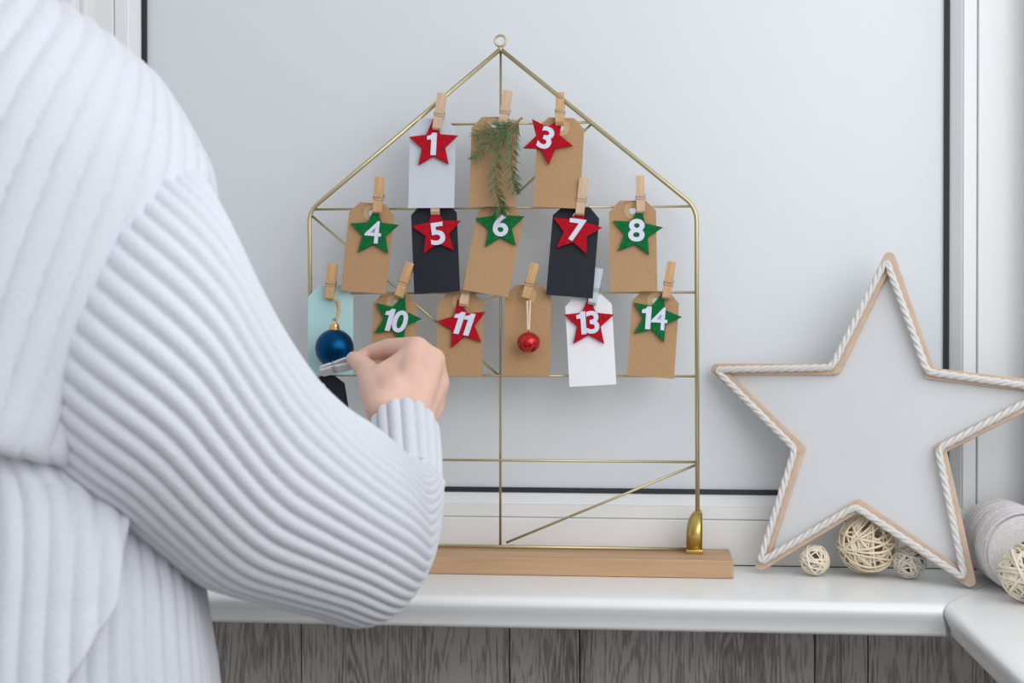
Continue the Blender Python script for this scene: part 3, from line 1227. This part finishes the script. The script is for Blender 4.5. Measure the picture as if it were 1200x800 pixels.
G = cen2[:, None] + uu2[:, None] * ring + vv2[:, None] * (K[:, 6][:, None] * np.sin(th2)[None])[..., None]
rad = G - cen2[:, None]
G = G + rad * (.13 * rib(CR * th2 / (2 * PI))[None, :, None] - .06)
CUFF = G

# ---- torso of the sweater: rows of (py, right edge px, centre depth, half depth, tilt)
DT = .955
TOR = [
    (-165, -62, .985, .060), (-120, -60, .985, .066), (-85, -48, .985, .075), (-45, -8, .975, .086), (0, 48, .968, .096), (40, 112, .964, .102),
    (80, 166, .962, .108), (120, 196, .960, .114), (160, 219, .960, .119), (200, 236, .962, .124), (250, 238, .965, .130), (320, 222, .968, .136),
    (385, 198, .972, .142), (442, 174, .975, .147), (480, 160, .977, .151), (499, 152, .979, .152), (508, 146, .981, .148), (512, 140, .984, .138),
    (507, 140, .986, .128), (517, 146, .986, .122), (560, 156, .987, .122), (630, 190, .987, .124), (690, 211, .987, .127), (740, 220, .988, .130),
    (800, 229, .990, .133), (870, 238, .992, .136), (960, 268, .994, .138), (1040, 262, .995, .136), (1062, 255, .995, .130)]
keys = []
for py, px, dc, hd in TOR:
    xr_ = (px - 600) / FPX * DT
    keys.append((xr_ - CX, -(py - 400) / FPX * DT, dc, hd, py))
TR, TC = 330, 900
K = catmull(keys, TR)
hw, yy, dc, hd, pyy = [K[:, i][:, None] for i in range(5)]
th3 = np.linspace(0, 2 * PI, TC, endpoint=False)[None]
cx_, sn_ = np.cos(th3), np.sin(th3)
e = .82
sx_ = np.sign(cx_) * np.abs(cx_) ** e
sd_ = np.sign(sn_) * np.abs(sn_) ** e
tiltmask = np.exp(-((pyy - 509) / 60.) ** 2)
G = np.stack([CX + hw * sx_, yy + 0 * sx_, dc - hd * sd_], -1)
xrel = (G[..., 0] - (-.33))
G[..., 1] += -tiltmask * xrel * .30 * np.clip(sd_ * 3, 0, 1)
nr = normals(G)
cm = np.stack([np.full_like(G[..., 0], CX), G[..., 1], dc + 0 * G[..., 0]], -1)
if np.mean(np.sum(nr * (G - cm), 2)) < 0:
    nr = -nr
seg = np.linalg.norm(np.roll(G, -1, 1) - G, axis=2)
s = np.cumsum(seg, 1) - seg
s = s - s[:, TC // 4][:, None]                     # zero at the middle of the back
rowi = np.arange(TR)[:, None]
fold_row = int(TR * 17.6 / (len(TOR) - 1))
upper = rowi < fold_row
pyc = np.clip(pyy, -200, 1100)
shift_u = (.46 * (pyc - 0) - .00022 * (pyc - 0) ** 2) / FPX * DT
ph_u = (s - shift_u) / .0196
ph_l = (s + .03 * (pyc - 560) / FPX * DT + .0016 * np.sin(pyc / 45.)) / .0138
Hu = .0042 * rib(ph_u, .5) * np.clip((fold_row - rowi) / 40., .12, 1) + .0025 * (1 - np.clip((fold_row - rowi) / 40., 0, 1))
Hl = .0040 * rib(ph_l, .7)
H = np.where(upper, Hu, Hl)
# slack folds
xpx = 600 + G[..., 0] / DT * FPX
back = np.clip(sd_ * 4, 0, 1)
fc = 150 - np.clip(pyc - 690, 0, 400) * .48 - np.clip(640 - pyc, 0, 80) * .05      # edge of the hanging fold
dfold = (fc - xpx)
fold = np.where(dfold > 0, np.exp(-dfold / 60.), np.exp(-(dfold / 5.) ** 2)) * np.clip((pyc - 512) / 30., 0, 1)
H = H + np.where(upper, 0, .020 * fold * back)
H = H + np.where(upper, .004 * np.sin(xpx / 70. + pyc / 120.) * back, .003 * np.sin(xpx / 28. + 1.5 + pyc / 160.) * back)
G = G + nr * H[..., None]
TORSO = G


def skin_mesh(name, G, m, parent):
    r, c, _ = G.shape
    Wd = to_world(G.reshape(-1, 3)).reshape(r, c, 3)
    return link(name, grid_mesh(name, Wd), m, parent, True)


# ---- the body, one continuous surface: overlapping tapered shapes fused by a remesh
bm = bmesh.new()


def blob(p, r, sub=2):
    mw = Matrix.Translation(p) @ Matrix.Diagonal((*(r if hasattr(r, '__len__') else (r, r, r)), 1))
    bmesh.ops.create_icosphere(bm, subdivisions=sub, radius=1, matrix=mw)


def limb(p, q, r0, r1):
    p, q = Vector(p), Vector(q)
    d = q - p
    n = max(2, int(d.length / (min(r0, r1) * .35)))
    n = min(n, 40)
    for i in range(n + 1):
        t = i / n
        blob(p.lerp(q, t), r0 + (r1 - r0) * t, 2)


def chain(pts, rs):
    for i in range(len(pts) - 1):
        limb(pts[i], pts[i + 1], rs[i], rs[i + 1])


def both(fn, pts, rs):
    for side in (1, -1):
        P = []
        for px, py, d in pts:
            a = v3(px, py, d)
            if side < 0:
                a[0] = 2 * CX - a[0]
            P.append(cs(*a))
        fn(P, rs)


W = (473, 505, 1.275)
I0, M0, R0, P0 = (489, 408, 1.338), (508, 421, 1.345), (514, 448, 1.350), (509, 476, 1.352)
both(chain, [(410, 625, 1.06), (455, 605, 1.16), (478, 570, 1.23), W], (.030, .027, .0235, .0225))
for k0, r1, r2 in ((I0, .0170, .0122), (M0, .0175, .0122), (R0, .0165, .0115), (P0, .0155, .0105)):
    both(chain, [(W[0] + (k0[0] - 490) * .25, W[1] + (k0[1] - 440) * .25, W[2] + .010), k0], (r1, r2))
# index finger, laid along the top towards the thumb
both(chain, [I0, (456, 407, 1.372), (433, 414, 1.388), (418, 421, 1.393)], (.0120, .0098, .0086, .0070))
both(chain, [M0, (474, 424, 1.388), (448, 436, 1.378), (452, 446, 1.356)], (.0120, .0100, .0088, .0075))
both(chain, [R0, (482, 452, 1.394), (458, 456, 1.374), (466, 462, 1.352)], (.0113, .0096, .0085, .0073))
both(chain, [P0, (484, 478, 1.382), (464, 474, 1.364), (472, 476, 1.348)], (.0103, .0086, .0076, .0066))
# thumb: leaves the side of the palm, closes on the pin
both(chain, [(452, 480, 1.285), (440, 455, 1.318), (432, 436, 1.350), (420, 423, 1.370), (414, 420, 1.380)], (.0190, .0158, .0120, .0098, .0080))
both(chain, [(462, 462, 1.300), (446, 446, 1.325)], (.020, .0140))          # ball of the thumb
both(chain, [(470, 470, 1.310), (488, 440, 1.345)], (.021, .017))           # palm
both(chain, [(444, 442, 1.332), (462, 432, 1.336), (486, 416, 1.335)], (.0120, .0125, .0120))            # web between thumb and index
both(chain, [(452, 452, 1.322), (474, 440, 1.330), (496, 430, 1.336)], (.015, .0165, .0135))
both(chain, [I0, M0, R0, P0], (.0112, .0112, .0108, .0100))
# arms, trunk, neck, head
both(chain, [(150, 200, .965), (230, 400, .985), (330, 560, 1.02), (410, 625, 1.06)], (.050, .048, .042, .034))
both(chain, [(-60, 70, .975), (150, 200, .965)], (.050, .048))
cxp = 600 + CX / DT * FPX
tr = [(110, .075, .10), (200, .085, .14), (400, .095, .125), (560, .095, .12), (760, .10, .14), (980, .105, .155)]
for i in range(len(tr) - 1):
    for t in np.linspace(0, 1, 9):
        py = tr[i][0] + (tr[i + 1][0] - tr[i][0]) * t
        rd = tr[i][1] + (tr[i + 1][1] - tr[i][1]) * t
        rw = tr[i][2] + (tr[i + 1][2] - tr[i][2]) * t
        c = cs(CX, -(py - 400) / FPX * DT, .985)
        mw = Matrix.Translation(c) @ Matrix.Rotation(YAW, 4, 'Z') @ Matrix.Diagonal((rw, rd, .06, 1))
        bmesh.ops.create_icosphere(bm, subdivisions=3, radius=1, matrix=mw)


def cxy(x, y, d):
    return cs(CX + x, y, d)


zneck = -(-150 - 400) / FPX * DT
limb(cxy(0, zneck - .12, .985), cxy(0, zneck + .06, 1.0), .062, .052)
hc = cxy(0, zneck + .145, 1.02)
hm = Matrix.Translation(hc) @ Matrix.Rotation(YAW, 4, 'Z')
for off, r in (((0, -.012, .030), (.072, .088, .085)), ((0, .025, -.035), (.056, .058, .065)), ((0, .058, -.085), (.026, .024, .022)), ((0, .082, -.012), (.011, .018, .024)),
               ((.075, -.005, -.010), (.010, .018, .030)), ((-.075, -.005, -.010), (.010, .018, .030)), ((0, .076, -.056), (.022, .008, .009)), ((0, .060, .030), (.050, .022, .014))):
    mw = hm @ Matrix.Translation(off) @ Matrix.Diagonal((*r, 1))
    bmesh.ops.create_icosphere(bm, subdivisions=3, radius=1, matrix=mw)
# legs down to the floor
for s_ in (-1, 1):
    hip = cxy(s_ * .085, -(980 - 400) / FPX * DT, .985)
    FL = -.95
    knee = Vector((hip.x + .0, hip.y + .03, FL + .47))
    ank = Vector((hip.x, hip.y, FL + .085))
    limb(hip, knee, .085, .058)
    limb(knee, ank, .055, .038)
    toe = Vector((hip.x - .01 * s_, hip.y + .16, FL + .022))
    limb(ank + Vector((0, -.02, -.050)), toe, .034, .022)
bm.normal_update()
me = bpy.data.meshes.new('person')
bm.to_mesh(me)
bm.free()
tmp = bpy.data.objects.new('tmp', me)
col.objects.link(tmp)
md = tmp.modifiers.new('r', 'REMESH')
md.mode = 'VOXEL'
md.voxel_size = .0021
md2 = tmp.modifiers.new('s', 'SMOOTH')
md2.factor = .5
md2.iterations = 14
body = bpy.data.meshes.new_from_object(tmp.evaluated_get(bpy.context.evaluated_depsgraph_get()))
bpy.data.objects.remove(tmp)
body.name = 'person'
body.materials.clear()
person = tag(link('person', body, 'skin', None, True), 'person in a white ribbed sweater, seen from behind, reaching to pin a tag', 'person')

sweater = skin_mesh('sweater', TORSO, 'wool', person)
sweater['label'] = 'chunky white ribbed knit sweater'
for Gs in (SLEEVE, mirror(SLEEVE)):
    skin_mesh('sleeve', Gs, 'wool', sweater)
for Gs in (CUFF, mirror(CUFF)):
    skin_mesh('cuff', Gs, 'wool', sweater)
# trousers
for s_ in (-1, 1):
    hip = cxy(s_ * .085, -(980 - 400) / FPX * DT, .985)
    FL = -.95
    pts = [hip + Vector((0, 0, .03)), hip + Vector((0, .005, -.12)), Vector((hip.x, hip.y + .03, FL + .47)), Vector((hip.x, hip.y + .01, FL + .2)), Vector((hip.x, hip.y, FL + .07))]
    K = catmull([tuple(p) for p in pts], 24)
    rs = np.interp(np.linspace(0, 1, 24), [0, .25, .5, .75, 1], [.105, .098, .076, .066, .066])
    V, F = tube_mesh('trouser_leg', [tuple(p) for p in K], list(rs), 28)
    F = F[:-2]
    link('trouser_leg', pyd('trouser_leg', V, F), 'denim', person, True)
# hair
hb = bmesh.new()
for off, r in (((0, -.022, .040), (.082, .092, .090)), ((0, -.065, -.035), (.062, .045, .075)), ((0, -.112, .075), (.042, .042, .042))):
    bmesh.ops.create_icosphere(hb, subdivisions=4, radius=1, matrix=hm @ Matrix.Translation(off) @ Matrix.Diagonal((*r, 1)))
link('hair', bm_mesh('hair', hb), 'hair', person, True)
for s_ in (-1, 1):
    e_ = bmesh.new()
    bmesh.ops.create_icosphere(e_, subdivisions=3, radius=.011, matrix=hm @ Matrix.Translation((s_ * .031, .066, .004)))
    link('eye', bm_mesh('eye', e_), 'eye_white', person, True)

# ---- the pin between thumb and index finger
a, b = atD(378, 434.5, 1.392), atD(412, 424.5, 1.386)
zax = (b - a).normalized()
yax = (Vector((0, 1, 0)) - zax * zax.y).normalized()
yax = (yax * .75 + zax.cross(yax) * .66).normalized()
xax = yax.cross(zax).normalized()
c = (a + b) / 2
make_pin(0, 0, 0, 0, 'pin_grey', 'greyish white clothes pin held between thumb and finger',
         mw=Matrix(((xax.x, yax.x, zax.x, c.x), (xax.y, yax.y, zax.y, c.y), (xax.z, yax.z, zax.z, c.z), (0, 0, 0, 1))))
